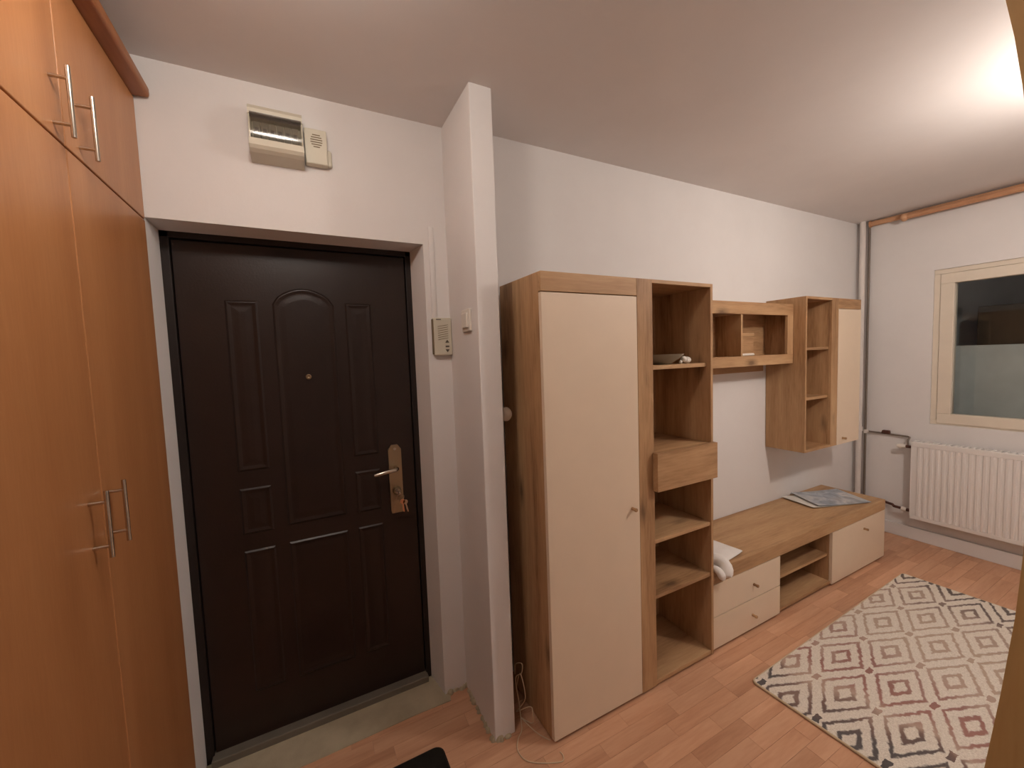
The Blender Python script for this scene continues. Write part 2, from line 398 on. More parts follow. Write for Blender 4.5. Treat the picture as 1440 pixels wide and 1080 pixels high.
MB().lathe([(0, 0.0), (0.019, 0.0), (0.019, -0.010), (0.015, -0.016), (0.0, -0.016)], (hx, LY - 0.009, 0.955), 'y', 20).build('cylinder_rose', brass, d, True)
MB().lathe([(0, 0.0), (0.011, 0.0), (0.011, -0.012), (0.0, -0.012)], (hx, LY - 0.024, 0.955), 'y', 16).build('lock_cylinder', chrome, d, True)
# bunch of keys hanging from the lock
k = thing('key_bunch', 'bunch of keys hanging in the entrance door lock', 'keys', (hx, LY - 0.045, 0.955))
m = MB().box(hx - 0.0012, hx + 0.0012, LY - 0.055, LY - 0.034, 0.951, 0.959); m.lathe([(0, -0.0015), (0.013, -0.0015), (0.013, 0.0015), (0, 0.0015)], (hx, LY - 0.064, 0.955), 'x', 16); m.build('lock_key', chrome, k, True)
m = MB(); m.tube([(hx + 0.004 + 0.016 * math.cos(t * math.pi / 8), LY - 0.066, 0.936 + 0.016 * math.sin(t * math.pi / 8)) for t in range(17)], 0.0012, 6, False); m.build('key_ring', chrome, k, True)
def hang_key(x, z, tilt, mat):
    t = MB(); t.lathe([(0, -0.0014), (0.011, -0.0014), (0.011, 0.0014), (0, 0.0014)], (0, 0, 0), 'y', 16)
    t.prism([(-0.003, -0.010), (0.003, -0.010), (0.003, -0.046), (0.0, -0.050), (-0.003, -0.046), (-0.003, -0.040), (-0.005, -0.037), (-0.003, -0.034), (-0.005, -0.030), (-0.003, -0.027)], 'y', -0.001, 0.001)
    bmesh.ops.rotate(t.bm, verts=t.bm.verts[:], cent=(0, 0, 0), matrix=Matrix.Rotation(tilt, 3, 'Y'))
    bmesh.ops.translate(t.bm, verts=t.bm.verts[:], vec=(x, LY - 0.068, z)); t.build('hanging_key', mat, k)
copper = plain('copper_key_head', srgb(214, 150, 112), 0.35, 0.6)
hang_key(hx + 0.012, 0.916, -0.10, copper); hang_key(hx + 0.024, 0.912, -0.22, chrome); hang_key(hx - 0.014, 0.918, 0.2, brass)
# threshold and concrete sill
BOX('door_threshold', grey_metal, d, XI0 + 0.02, XI1 - 0.02, YF - 0.030, YF + 0.06, 0.0, 0.032, 0.004)
m = MB().prism([(XI0, YF + 0.02), (XI0, -0.005), (-0.50, -0.012), (-0.10, -0.004), (XO + 0.012, -0.010), (XO + 0.03, YD + 0.02), (XI1, YF + 0.02)], 'z', -0.003, 0.0035)
tag(m.build('trim_2', concrete), 'grey concrete sill strip below the entrance door', 'sill', kind='structure')
# ragged mortar at the foot of the stub wall
m = MB()
rr = random.Random(5)
def crud(pts, h, wd):
    for (x0_, y0_), (x1_, y1_) in zip(pts, pts[1:]):
        n = max(2, int(math.hypot(x1_ - x0_, y1_ - y0_) / 0.02))
        for i in range(n):
            t = (i + rr.random()) / n; m.ball((x0_ + (x1_ - x0_) * t, y0_ + (y1_ - y0_) * t, 0.0), wd * rr.uniform(0.6, 1.3), wd * rr.uniform(0.6, 1.3), h * rr.uniform(0.4, 1.2), 8)
crud([(XO + 0.01, YD), (XS0, YD), (XS0, YS), (XS1 - 0.02, YS)], 0.018, 0.014)
tag(m.build('trim_3', concrete, None, True), 'rough mortar along the foot of the stub wall', 'mortar', kind='structure')

# ---------------------------------------------------------------- things on the hall walls
f = thing('fuse_box', 'beige surface-mounted fuse box with smoked cover above the door', 'fuse box', (-0.476, YD, 2.28))
fx0, fx1 = -0.563, -0.396; fz0, fz1 = 2.272, 2.452
# rounded housing, bulging forward, with an open window for the cover
pts = [(YD, fz0 + 0.002), (YD - 0.062, fz0 + 0.012), (YD - 0.076, fz0 + 0.020), (YD - 0.084, fz0 + 0.030), (YD - 0.082, fz0 + 0.052), (YD - 0.060, fz0 + 0.050), (YD - 0.050, fz0 + 0.046), (YD - 0.010, fz0 + 0.046), (YD - 0.010, fz1 - 0.040), (YD - 0.048, fz1 - 0.036), (YD - 0.056, fz1 - 0.036), (YD - 0.058, fz1 - 0.018), (YD - 0.046, fz1 - 0.002), (YD, fz1)]
MB().prism(pts, 'x', fx0, fx1).build('housing', aged_pl, f)
for x0, x1 in ((fx0, fx0 + 0.006), (fx1 - 0.006, fx1)):
    MB().prism([(YD, fz0 + 0.03), (YD - 0.050, fz0 + 0.03), (YD - 0.058, fz0 + 0.09), (YD - 0.050, fz1 - 0.030), (YD, fz1 - 0.030)], 'x', x0, x1).build('side_cheek', aged_pl, f)
for i in range(6):
    bx = fx0 + 0.014 + i * 0.0235
    mcb = BOX('breaker', breaker_m, f, bx, bx + 0.021, YD - 0.048, YD - 0.008, fz0 + 0.060, fz1 - 0.056, 0.001)
    BOX('breaker_switch', grey_pl, mcb, bx + 0.005, bx + 0.016, YD - 0.056, YD - 0.046, fz0 + 0.085, fz0 + 0.100, 0.001)
cv = []
for i in range(9):
    t = i / 8; cv.append((YD - 0.060 - 0.022 * (1 - 0.4 * t) * math.sin(math.pi * (0.15 + 0.7 * t)), fz0 + 0.046 + t * (fz1 - fz0 - 0.080)))
MB().prism(cv + [(p[0] + 0.002, p[1]) for p in cv[::-1]], 'x', fx0 + 0.006, fx1 - 0.004).build('smoked_cover', smoke, f, True)

bl = thing('door_chime', 'beige door chime box with slotted grille beside the fuse box', 'door chime', (-0.35, YD, 2.29))
bx0, bx1, bz0, bz1 = -0.391, -0.316, 2.292, 2.418
BOX('chime_body', aged_pl, bl, bx0, bx1, YD - 0.034, YD, bz0, bz1, 0.004)
for i in range(6):
    ww = (0.026, 0.035, 0.040, 0.040, 0.034, 0.022)[i]; zc = bz1 - 0.022 - i * 0.0085
    BOX('grille_slot', aged_dk, bl, (bx0 + bx1) / 2 - ww / 2 + 0.002, (bx0 + bx1) / 2 + ww / 2 + 0.002, YD - 0.0350, YD - 0.030, zc - 0.0017, zc + 0.0017)
BOX('side_lug', aged_pl, bl, bx1 - 0.004, bx1 + 0.016, YD - 0.016, YD, bz0 + 0.004, bz0 + 0.066, 0.007, 3)

it = thing('intercom', 'beige wall intercom with slanted speaker slots and three buttons', 'intercom', (0.108, YD, 1.565))
ix0, ix1, iz0, iz1 = 0.062, 0.146, 1.567, 1.731
BOX('intercom_body', aged_pl, it, ix0, ix1, YD - 0.024, YD, iz0, iz1, 0.006, 3)
BOX('side_strip', aged_dk, it, ix0 - 0.001, ix0 + 0.006, YD - 0.0225, YD - 0.001, iz0 + 0.006, iz1 - 0.006)
for i in range(7):
    z0 = iz1 - 0.034 - i * 0.0095
    MB().prism([(ix0 + 0.020, z0 - 0.006), (ix0 + 0.066, z0 + 0.002), (ix0 + 0.066, z0 + 0.0042), (ix0 + 0.020, z0 - 0.0038)], 'y', YD - 0.0250, YD - 0.020).build('speaker_slot', aged_dk, it)
BOX('name_strip', grey_pl, it, ix0 + 0.014, ix0 + 0.036, YD - 0.0250, YD - 0.02, iz1 - 0.010, iz1 - 0.006)
bxc = ix0 + 0.060
MB().prism([(bxc - 0.009, iz0 + 0.055), (bxc + 0.009, iz0 + 0.055), (bxc, iz0 + 0.068)], 'y', YD - 0.0265, YD - 0.02).build('button', grey_pl, it)
BOX('button', grey_pl, it, bxc - 0.008, bxc + 0.008, YD - 0.0265, YD - 0.02, iz0 + 0.036, iz0 + 0.042)
MB().prism([(bxc - 0.009, iz0 + 0.026), (bxc + 0.009, iz0 + 0.026), (bxc, iz0 + 0.013)], 'y', YD - 0.0265, YD - 0.02).build('button', grey_pl, it)
m = MB().box(0.066, 0.088, YD - 0.007, YD, 1.731, 2.12, 0.002)
tag(m.build('cable_duct', wall_m, None, True, (0.077, YD, 1.731)), 'thin white-painted cable duct rising above the intercom', 'cable duct')

sw = thing('light_switch', 'white light switch on the hall side of the stub wall', 'light switch', (XS0, -0.185, 1.70))
BOX('switch_plate', white_pl, sw, XS0 - 0.010, XS0, -0.228, -0.142, 1.656, 1.744, 0.003)
BOX('rocker', white_pl, sw, XS0 - 0.018, XS0 - 0.008, -0.214, -0.156, 1.670, 1.730, 0.004)
hk = thing('round_hook', 'white round hook on the far side of the stub wall', 'hook', (XS1, -0.205, 1.31))
MB().lathe([(0.018, 0.0), (0.018, 0.012), (0.011, 0.018), (0.011, 0.030)], (XS1, -0.205, 1.312), 'x', 18).build('knob_base', white_pl, hk, True)
MB().ball((XS1 + 0.052, -0.205, 1.312), 0.026, 0.026, 0.030).build('knob_head', white_pl, hk, True)

# ---------------------------------------------------------------- hall wardrobe
YW1, YW0 = YD - 0.002, -0.975; SEAM = -0.462; ZG = 2.035; ZT = 2.420
wd = thing('hall_wardrobe', 'tall orange-brown beech wardrobe along the left wall', 'wardrobe', (-1.165, -0.47, 0))
XB = XC - 0.019
m = MB(); m.box(-1.455, XB - 0.002, YW1 - 0.018, YW1, 0, ZT); m.box(-1.455, XB - 0.002, YW0, YW0 + 0.018, 0, ZT); m.box(-1.455, XB - 0.002, YW0 + 0.018, YW1 - 0.018, 0.06, 0.078); m.box(-1.455, XB - 0.002, YW0 + 0.018, YW1 - 0.018, ZT - 0.018, ZT); m.box(-1.455, XB - 0.002, YW0 + 0.018, YW1 - 0.018, ZG - 0.009, ZG + 0.009); m.box(-1.455, -1.449, YW0 + 0.018, YW1 - 0.018, 0.06, ZT)
m.box(XB - 0.03, XB - 0.014, YW0 + 0.018, YW1 - 0.018, 0, 0.06)
m.build('carcass', beech, wd)
MB().box(-1.455, XC + 0.042, YW0 - 0.03, YW1 - 0.001, ZT, ZT + 0.034, 0.010, 3).build('cornice', beech_dark, wd, True)
for (y0, y1, hyu, hyl) in ((SEAM + 0.0012, YW1 - 0.001, -0.396, -0.434), (YW0, SEAM - 0.0012, -0.506, -0.530)):
    up = BOX('upper_door', beech, wd, XB, XC, y0, y1, ZG + 0.0022, ZT - 0.003, 0.0025)
    lo = BOX('lower_door', beech, wd, XB, XC, y0, y1, 0.065, ZG - 0.0022, 0.0025)
    for dr, yy, z0, z1 in ((up, hyu, 2.035 + 0.004, 2.183), (lo, hyl, 1.142, 1.290)):
        hd = MB().tube([(XC + 0.030, yy, z0), (XC + 0.030, yy, z1)], 0.0045, 12)
        for z in (z0 + 0.025, z1 - 0.025): hd.tube([(XC - 0.001, yy, z), (XC + 0.030, yy, z)], 0.0036, 10)
        hd.build('handle', chrome, dr, True)

# ---------------------------------------------------------------- oak and cream wall unit
def knob(parent, x, y, z, mat=None):
    MB().lathe([(0, 0), (0.0075, 0.0), (0.0065, -0.010), (0.0085, -0.024), (0.007, -0.026), (0, -0.026)], (x, y, z), 'y', 14).build('knob', mat or oakY, parent, True)
YT = -0.419; T = 0.016; ZTT = 1.862
tc_ = thing('tall_cabinet', 'tall oak cabinet with cream door and open shelves beside it', 'cabinet', (0.83, -0.21, 0))
X0, X1 = 0.347, 1.310; XM0, XM1 = 0.822, 0.912
BOX('side_panel', oakZ, tc_, X0, X0 + T, YT + 0.019, -0.075, 0.012, ZTT, 0.001)
BOX('side_panel', oakZ, tc_, X1 - T, X1, YT, -0.075, 0.012, ZTT, 0.001)
BOX('divider', oakZ, tc_, XM1 - T, XM1, YT + 0.019, -0.078, 0.03, ZTT - T)
BOX('top_panel', oakX, tc_, X0 + T, X1 - T, YT + 0.019, -0.075, ZTT - T, ZTT, 0.001)
BOX('top_edge', oakX, tc_, XM1, X1 - T, YT, YT + 0.019, ZTT - T, ZTT, 0.001)
BOX('bottom_panel', oakX, tc_, X0 + T, X1 - T, YT + 0.004, -0.078, 0.014, 0.034, 0.001)
BOX('back_panel', oakZ, tc_, X0 + T, X1 - T, -0.078, -0.072, 0.014, ZTT - 0.002)
BOX('top_rail', oakX, tc_, X0, XM0 - 0.0005, YT, YT + 0.019, 1.789, ZTT, 0.0012)
BOX('stile', oakZ, tc_, XM0 + 0.0005, XM1, YT, YT + 0.019, 0.012, ZTT, 0.0012)
dr = BOX('cabinet_door', cream, tc_, X0, XM0 - 0.002, YT - 0.001, YT + 0.0185, 0.016, 1.785, 0.0015)
knob(dr, 0.777, YT - 0.001, 0.877)
for zc, fr_ in ((1.478, 0.022), (0.690, 0.006), (0.430, 0.006)):
    BOX('shelf', oakX, tc_, XM1 + 0.0005, X1 - T - 0.0005, YT + fr_, -0.079, zc - 0.009, zc + 0.009, 0.001)
BOX('drawer_board', oakX, tc_, XM1 + 0.0005, X1 - T - 0.0005, YT + 0.006, -0.079, 1.082, 1.098)
BOX('drawer_floor', oakX, tc_, XM1 + 0.0005, X1 - T - 0.0005, YT + 0.006, -0.079, 0.930, 0.945)
BOX('drawer', oakX, tc_, XM1 - 0.012, 1.300, YT - 0.031, YT - 0.002, 0.932, 1.104, 0.0012)
for fx in (0.38, 1.27):
    for fy in (-0.37, -0.12): BOX('foot', door_dk, tc_, fx - 0.015, fx + 0.015, fy - 0.015, fy + 0.015, 0.0, 0.014)

bn = thing('tv_bench', 'low oak-topped TV bench with cream drawers below the wall shelf', 'TV bench', (2.26, -0.2, 0))
YB = -0.408; BX0, BX1, BX2, BX3 = 1.312, 1.908, 2.481, 3.204; ZB0, ZB1 = 0.362, 0.434
BOX('bench_top', oakX, bn, BX0, BX3, YB, -0.003, ZB0, ZB1, 0.002)
for xa in (BX0, BX1 - T, BX2, BX3 - T): BOX('side_panel', oakZ, bn, xa, xa + T, YB + 0.020, -0.006, 0.016, ZB0)
BOX('bottom_panel', oakX, bn, BX1, BX2, YB + 0.012, -0.008, 0.018, 0.036, 0.001)
BOX('bottom_panel', oakX, bn, BX0 + T, BX1 - T, YB + 0.022, -0.008, 0.018, 0.036)
BOX('bottom_panel', oakX, bn, BX2 + T, BX3 - T, YB + 0.022, -0.008, 0.018, 0.036)
BOX('back_panel', oakX, bn, BX1, BX2, -0.010, -0.006, 0.036, ZB0)
BOX('shelf', oakX, bn, BX1 + 0.0005, BX2 - 0.0005, YB + 0.030, -0.011, 0.196, 0.214, 0.001)
for z0, z1, kz, kx in ((0.188, ZB0 - 0.003, 0.266, 1.660), (0.018, 0.184, 0.096, 1.650)):
    o = BOX('drawer_front', cream, bn, BX0 + 0.001, BX1 - 0.001, YB + 0.001, YB + 0.019, z0, z1, 0.0012); knob(o, kx, YB + 0.001, kz)
o = BOX('bench_door', cream, bn, BX2 + 0.001, BX3 - 0.001, YB + 0.001, YB + 0.019, 0.018, ZB0 - 0.003, 0.0012); knob(o, 2.895, YB + 0.001, 0.290)
for fx in (1.35, 1.87, 2.52, 3.16):
    for fy in (-0.36, -0.05): BOX('foot', door_dk, bn, fx - 0.015, fx + 0.015, fy - 0.015, fy + 0.015, 0.0, 0.018)

cb = thing('wall_cubby', 'horizontal oak wall cubby with two open compartments', 'wall shelf', (1.87, 0, 1.44))
QX0, QX1, QY, QZ0, QZ1 = 1.313, 2.444, -0.182, 1.442, 1.830
BOX('top_rail', oakX, cb, QX0, QX1, QY, QY + 0.018, 1.757, QZ1, 0.001)
BOX('bottom_rail', oakX, cb, QX0, QX1, QY, QY + 0.018, QZ0, 1.504, 0.001)
BOX('stile', oakZ, cb, 2.381, QX1, QY, QY + 0.018, 1.504, 1.757, 0.001)
BOX('stile', oakZ, cb, QX0, QX0 + 0.062, QY, QY + 0.018, 1.504, 1.757, 0.001)
BOX('top_panel', oakX, cb, QX0, QX1, QY + 0.018, -0.002, QZ1 - 0.028, QZ1 - 0.002)
BOX('bottom_panel', oakX, cb, QX0, QX1, QY + 0.018, -0.002, 1.484, 1.503)
BOX('side_panel', oakZ, cb, QX0, QX0 + T, QY + 0.018, -0.002, 1.503, QZ1 - 0.028)
BOX('side_panel', oakZ, cb, QX1 - T, QX1, QY + 0.018, -0.002, 1.503, QZ1 - 0.028)
BOX('divider', oakZ, cb, 1.902, 1.918, QY + 0.006, -0.006, 1.504, 1.757)
BOX('back_panel', oakX, cb, QX0 + T, QX1 - T, -0.006, -0.002, 1.503, QZ1 - 0.028)
BOX('mounting_rail', oakX, cb, QX0, 2.385, -0.022, -0.002, 1.392, 1.484)

hc = thing('hanging_cabinet', 'vertical oak wall cabinet with open shelves and narrow cream door', 'cabinet', (2.81, 0, 0.85))
VX0, VX1, VX2, VX3, VY, VZ0, VZ1 = 2.449, 2.772, 2.858, 3.172, -0.255, 0.848, 1.874
BOX('side_panel', oakZ, hc, VX0, VX0 + T, VY, -0.003, VZ0, VZ1, 0.001)
BOX('side_panel', oakZ, hc, VX3 - T, VX3, VY + 0.019, -0.003, VZ0, VZ1)
BOX('divider', oakZ, hc, VX1, VX1 + T, VY + 0.019, -0.006, VZ0 + T, VZ1 - T)
BOX('top_panel', oakX, hc, VX0 + T, VX3 - T, VY + 0.019, -0.003, VZ1 - T, VZ1)
BOX('top_edge', oakX, hc, VX0 + T, VX1, VY, VY + 0.019, VZ1 - T, VZ1)
BOX('bottom_panel', oakX, hc, VX0 + T, VX3 - T, VY + 0.019, -0.003, VZ0, VZ0 + T)
BOX('bottom_edge', oakX, hc, VX0 + T, VX1, VY, VY + 0.019, VZ0, VZ0 + T)
BOX('back_panel', oakZ, hc, VX0 + T, VX3 - T, -0.007, -0.003, VZ0 + T, VZ1 - T)
BOX('stile', oakZ, hc, VX1, VX2 - 0.001, VY, VY + 0.0185, VZ0, VZ1, 0.001)
BOX('top_rail', oakX, hc, VX2 - 0.001, VX3, VY, VY + 0.0185, 1.804, VZ1, 0.001)
o = BOX('cabinet_door', cream, hc, VX2 + 0.001, VX3, VY - 0.001, VY + 0.018, VZ0, 1.801, 0.0012); knob(o, 2.935, VY - 0.001, 0.890)
for zc in (1.534, 1.200): BOX('shelf', oakX, hc, VX0 + T + 0.0005, VX1 - 0.0005, VY + 0.020, -0.008, zc - 0.009, zc + 0.009, 0.001)

# ---------------------------------------------------------------- small things on the wall unit
m = MB().lathe([(0.0, 0.0), (0.045, 0.0), (0.055, 0.004), (0.088, 0.026), (0.108, 0.046), (0.112, 0.048), (0.108, 0.044), (0.084, 0.024), (0.052, 0.010), (0.0, 0.008)], (1.105, -0.280, 1.4872), 'z', 36)
tag(m.build('shallow_bowl', glaze, None, True, (1.105, -0.280, 1.4872)), 'grey patterned shallow bowl on the upper shelf of the tall cabinet', 'bowl')
tk = thing('white_trinket', 'small lumpy white trinket beside the grey bowl', 'trinket', (1.205, -0.345, 1.4872))
MB().ball((1.216, -0.345, 1.4872 + 0.017), 0.026, 0.018, 0.017).build('trinket_body', white_pl, tk, True)
MB().ball((1.192, -0.347, 1.4872 + 0.022), 0.016, 0.015, 0.015).build('trinket_head', white_pl, tk, True)
MB().ball((1.172, -0.347, 1.4872 + 0.009), 0.009, 0.007, 0.009).build('trinket_tail', white_pl, tk, True)
bxo = thing('small_box', 'small light brown box standing in the cubby beside its divider', 'box', (2.06, -0.07, 1.503))
BOX('box_body', oakX, bxo, 1.985, 2.140, -0.105, -0.035, 1.5032, 1.628, 0.002)
BOX('box_lid', oakX, bxo, 1.982, 2.143, -0.108, -0.032, 1.6285, 1.648, 0.002)
m = MB().tube([(1.93, -0.140, 1.5115), (1.96, -0.140, 1.5115), (2.03, -0.141, 1.512), (2.045, -0.141, 1.512), (2.075, -0.142, 1.512), (2.082, -0.142, 1.512)], [0.0075, 0.008, 0.008, 0.0085, 0.0085, 0.006], 12)
tag(m.build('white_marker', white_pl, None, True, (2.0, -0.14, 1.503)), 'short white marker lying in front of the small box', 'marker')

# crumpled white cloth hanging over the bench edge against the tall cabinet
m = MB(); t = bmesh.new(); zt = ZB1
# puffed flap: a closed low mound, thick at the rim
def flap_pt(s_, q_):
    x = 1.322 + (0.322 - 0.030 * q_) * s_; y = (-0.392 + 0.034 * s_ ** 2) + (0.265 - 0.060 * s_) * q_
    e = (max(0.0, math.sin(math.pi * q_)) ** 0.45) * (1 - s_ ** 5)
    return x, y, e * (0.040 - 0.018 * s_ + 0.007 * math.sin(9 * s_ + 7 * q_) + 0.005 * math.cos(15 * q_ - 4 * s_))
n_i, n_j = 16, 14
topg = [[t.verts.new((lambda p: (p[0], p[1], zt + 0.006 + p[2]))(flap_pt(i / n_i, j / n_j))) for j in range(n_j + 1)] for i in range(n_i + 1)]
botg = [[t.verts.new((lambda p: (p[0], p[1], zt + 0.0015))(flap_pt(i / n_i, j / n_j))) for j in range(n_j + 1)] for i in range(n_i + 1)]
for i in range(n_i):
    for j in range(n_j):
        t.faces.new([topg[i][j], topg[i + 1][j], topg[i + 1][j + 1], topg[i][j + 1]]); t.faces.new([botg[i][j], botg[i][j + 1], botg[i + 1][j + 1], botg[i + 1][j]])
for i in range(n_i):
    t.faces.new([topg[i][0], botg[i][0], botg[i + 1][0], topg[i + 1][0]]); t.faces.new([topg[i][n_j], topg[i + 1][n_j], botg[i + 1][n_j], botg[i][n_j]])
for j in range(n_j):
    t.faces.new([topg[0][j], topg[0][j + 1], botg[0][j + 1], botg[0][j]]); t.faces.new([topg[n_i][j], botg[n_i][j], botg[n_i][j + 1], topg[n_i][j + 1]])
bmesh.ops.recalc_face_normals(t, faces=t.faces[:]); m.take(t)
pth = [(1.330, -0.320, zt + 0.034), (1.365, -0.350, zt + 0.036), (1.395, -0.385, zt + 0.034), (1.402, -0.412, zt + 0.024), (1.392, -0.438, zt + 0.000), (1.372, -0.448, zt - 0.030)]
m.tube(pth, [0.024, 0.028, 0.033, 0.034, 0.034, 0.024], 14)
pth2 = [(1.330, -0.395, zt + 0.016), (1.345, -0.425, zt + 0.008), (1.345, -0.440, zt - 0.015), (1.356, -0.440, zt - 0.038)]
m.tube(pth2, [0.016, 0.020, 0.021, 0.014], 12)
co = m.build('white_cloth', cloth_m, None, True, (1.40, -0.36, zt)); tag(co, 'crumpled white cloth hanging over the left end of the bench', 'cloth')
md = co.modifiers.new('wrinkle', 'SUBSURF'); md.levels = 1; md.render_levels = 1

mg = thing('magazine', 'glossy grey-blue magazine lying open at the bench far end', 'magazine', (2.90, -0.20, ZB1))
def quad_sheet(name, pts, z, th, mat, curl):
    t = bmesh.new(); A, B, Cc, D = [Vector(p) for p in pts]; n = 10; top = []
    for i in range(n + 1):
        r_ = []
        for j in range(n + 1):
            a = A.lerp(B, j / n); b_ = D.lerp(Cc, j / n); p = a.lerp(b_, i / n)
            r_.append(t.verts.new((p.x, p.y, z + curl * (abs(1 - i / n) ** 2.5))))
        top.append(r_)
    fs = [t.faces.new([top[i][j], top[i][j + 1], top[i + 1][j + 1], top[i + 1][j]]) for i in range(n) for j in range(n)]
    bmesh.ops.recalc_face_normals(t, faces=fs)
    if fs[0].normal.z < 0: bmesh.ops.reverse_faces(t, faces=fs)
    bmesh.ops.solidify(t, geom=fs, thickness=th); bmesh.ops.recalc_face_normals(t, faces=t.faces[:])
    mb = MB(); mb.bm.free(); mb.bm = t; return mb.build(name, mat, mg)
quad_sheet('inner_pages', [(2.640, -0.012), (2.600, -0.240), (3.030, -0.372), (3.150, -0.120)], ZB1 + 0.003, 0.002, white_pl, 0.010)
quad_sheet('cover', [(2.760, -0.010), (2.640, -0.252), (3.045, -0.388), (3.165, -0.125)], ZB1 + 0.008, 0.002, mag_m, 0.014)

# ---------------------------------------------------------------- window, radiator, pipes, curtain rods
wn = thing('window_1', 'cream-painted window with dark view outside', 'window', (XW, -1.10, WZ0), kind='structure')
def ring(name, mat, x0, x1, y0, y1, z0, z1, wd_, parent):
    BOX(name, mat, parent, x0, x1, y1, y0, z0, z0 + wd_, 0.003); BOX(name, mat, parent, x0, x1, y1, y0, z1 - wd_, z1, 0.003)
    BOX(name, mat, parent, x0, x1, y0 - wd_, y0, z0 + wd_, z1 - wd_, 0.003); BOX(name, mat, parent, x0, x1, y1, y1 + wd_, z0 + wd_, z1 - wd_, 0.003)
ring('frame_bar', win_m, XW + 0.012, XW + 0.11, WY0 + 0.0, WY1, WZ0 + 0.0, WZ1, 0.034, wn)
ring('sash_bar', win_m, XW + 0.004, XW + 0.075, WY0 - 0.036, WY1 + 0.036, WZ0 + 0.012, WZ1 - 0.036, 0.072, wn)
BOX('pane', glass, wn, XW + 0.040, XW + 0.045, WY1 + 0.105, WY0 - 0.105, WZ0 + 0.080, WZ1 - 0.105)
# enclosed balcony outside
struct('floor_balcony', MB().box(XW + 0.15, 5.2, -3.0, 0.6, -0.1, 0.0), concrete)
struct('wall_balcony', MB().box(4.25, 4.35, -3.0, 0.6, 0.0, 1.512), balc)
struct('wall_outside', MB().box(4.90, 5.00, -3.0, 0.9, 0.0, 3.2), balc)
st = thing('balcony_cupboard', 'dark box-shaped cupboard seen through the window', 'cupboard', (4.6, -0.9, 0.0))
BOX('cupboard_body', dark_wd, st, 4.40, 4.80, -1.35, -0.531, 0.0, 1.822, 0.004)
BOX('cupboard_door', dark_wd, st, 4.382, 4.399, -0.935, -0.536, 0.03, 1.815, 0.003); BOX('cupboard_door', dark_wd, st, 4.382, 4.399, -1.345, -0.940, 0.03, 1.815, 0.003)
# panel radiator: pressed front sheet with vertical flutes
RXF = 3.662; RY0, RY1, RZ0, RZ1 = -0.392, -1.62, 0.190, 0.797
rd = thing('radiator', 'white fluted panel radiator below the window', 'radiator', (3.70, -1.0, RZ0))
pitch = 0.0333; prof = []
yy = RY0; edge = 0.022
prof.append((RXF + 0.004, yy)); yy -= edge
while yy - pitch > RY1 + edge:
    prof += [(RXF + 0.0055, yy), (RXF + 0.0055, yy - 0.010), (RXF, yy - 0.016), (RXF, yy - 0.0275)]; yy -= pitch
prof += [(RXF + 0.0055, yy), (RXF + 0.004, RY1), (RXF + 0.022, RY1), (RXF + 0.022, RY0)]
MB().prism(prof, 'z', RZ0 + 0.030, RZ1 - 0.042).build('fluted_panel', white_en, rd)
BOX('panel_rim', white_en, rd, RXF + 0.002, RXF + 0.022, RY1, RY0, RZ0, RZ0 + 0.030, 0.004); BOX('panel_rim', white_en, rd, RXF + 0.002, RXF + 0.022, RY1, RY0, RZ1 - 0.042, RZ1 - 0.004, 0.004)
BOX('side_cover', white_en, rd, RXF + 0.003, XW - 0.022, RY0 - 0.001, RY0 + 0.003, RZ0 + 0.02, RZ1, 0.001); BOX('side_cover', white_en, rd, RXF + 0.003, XW - 0.022, RY1 - 0.003, RY1 + 0.001, RZ0 + 0.02, RZ1, 0.001)
BOX('rear_panel', white_en, rd, XW - 0.038, XW - 0.022, RY1 + 0.004, RY0 - 0.004, RZ0 + 0.02, RZ1 - 0.01)
for i in range(40):
    y0 = RY0 - 0.012 - i * 0.030
    BOX('top_grille_bar', white_en, rd, RXF + 0.012, XW - 0.024, y0 - 0.014, y0, RZ1 - 0.006, RZ1)
MB().box(XW - 0.022, XW - 0.002, RY0 - 0.25, RY0 - 0.21, RZ0 + 0.05, RZ1 - 0.05).build('bracket', white_en, rd)
vl = thing('radiator_valve', 'white thermostatic valve on the upper pipe of the radiator', 'valve', (3.70, -0.36, 0.745))
MB().tube([(3.69, -0.300, 0.742), (3.69, -0.316, 0.743), (3.69, -0.330, 0.744), (3.69, -0.352, 0.745)], [0.014, 0.018, 0.018, 0.012], 14).build('valve_head', white_pl, vl, True)
MB().tube([(3.69, -0.352, 0.745), (3.69, -0.3895, 0.745)], 0.011, 12).build('valve_body', rust, vl, True)
lv = thing('return_valve', 'small white and brown return valve at the radiator foot', 'valve', (3.70, -0.35, 0.24))
MB().tube([(3.69, -0.335, 0.245), (3.69, -0.365, 0.243)], 0.016, 12).build('valve_body', white_pl, lv, True)
MB().tube([(3.69, -0.365, 0.243), (3.69, -0.3895, 0.243)], 0.012, 12).build('union_nut', rust, lv, True)
m = MB().tube([(3.735, -0.02, 0.262), (3.735, -0.22, 0.252), (3.72, -0.27, 0.250), (3.69, -0.29, 0.248), (3.69, -0.334, 0.246)], 0.010, 10)
tag(m.build('return_pipe', rust, None, True, (3.73, -0.1, 0.255)), 'thin brown pipe from the corner to the radiator foot', 'pipe')
m = MB().tube([(3.738, -0.098, 0.822), (3.738, -0.20, 0.820), (3.735, -0.345, 0.816), (3.728, -0.360, 0.812), (3.70, -0.362, 0.800), (3.69, -0.362, 0.785), (3.69, -0.362, 0.757)], 0.0065, 10)
tag(m.build('feed_pipe', dkpipe_gap, None, True, (3.74, -0.1, 0.82)), 'thin grey pipe running along the wall to the radiator valve', 'pipe')
cl = MB().box(3.722, 3.7548, -0.235, -0.190, 0.826, 0.846, 0.003).tube([(3.738, -0.238, 0.826), (3.738, -0.186, 0.826)], 0.011, 10)
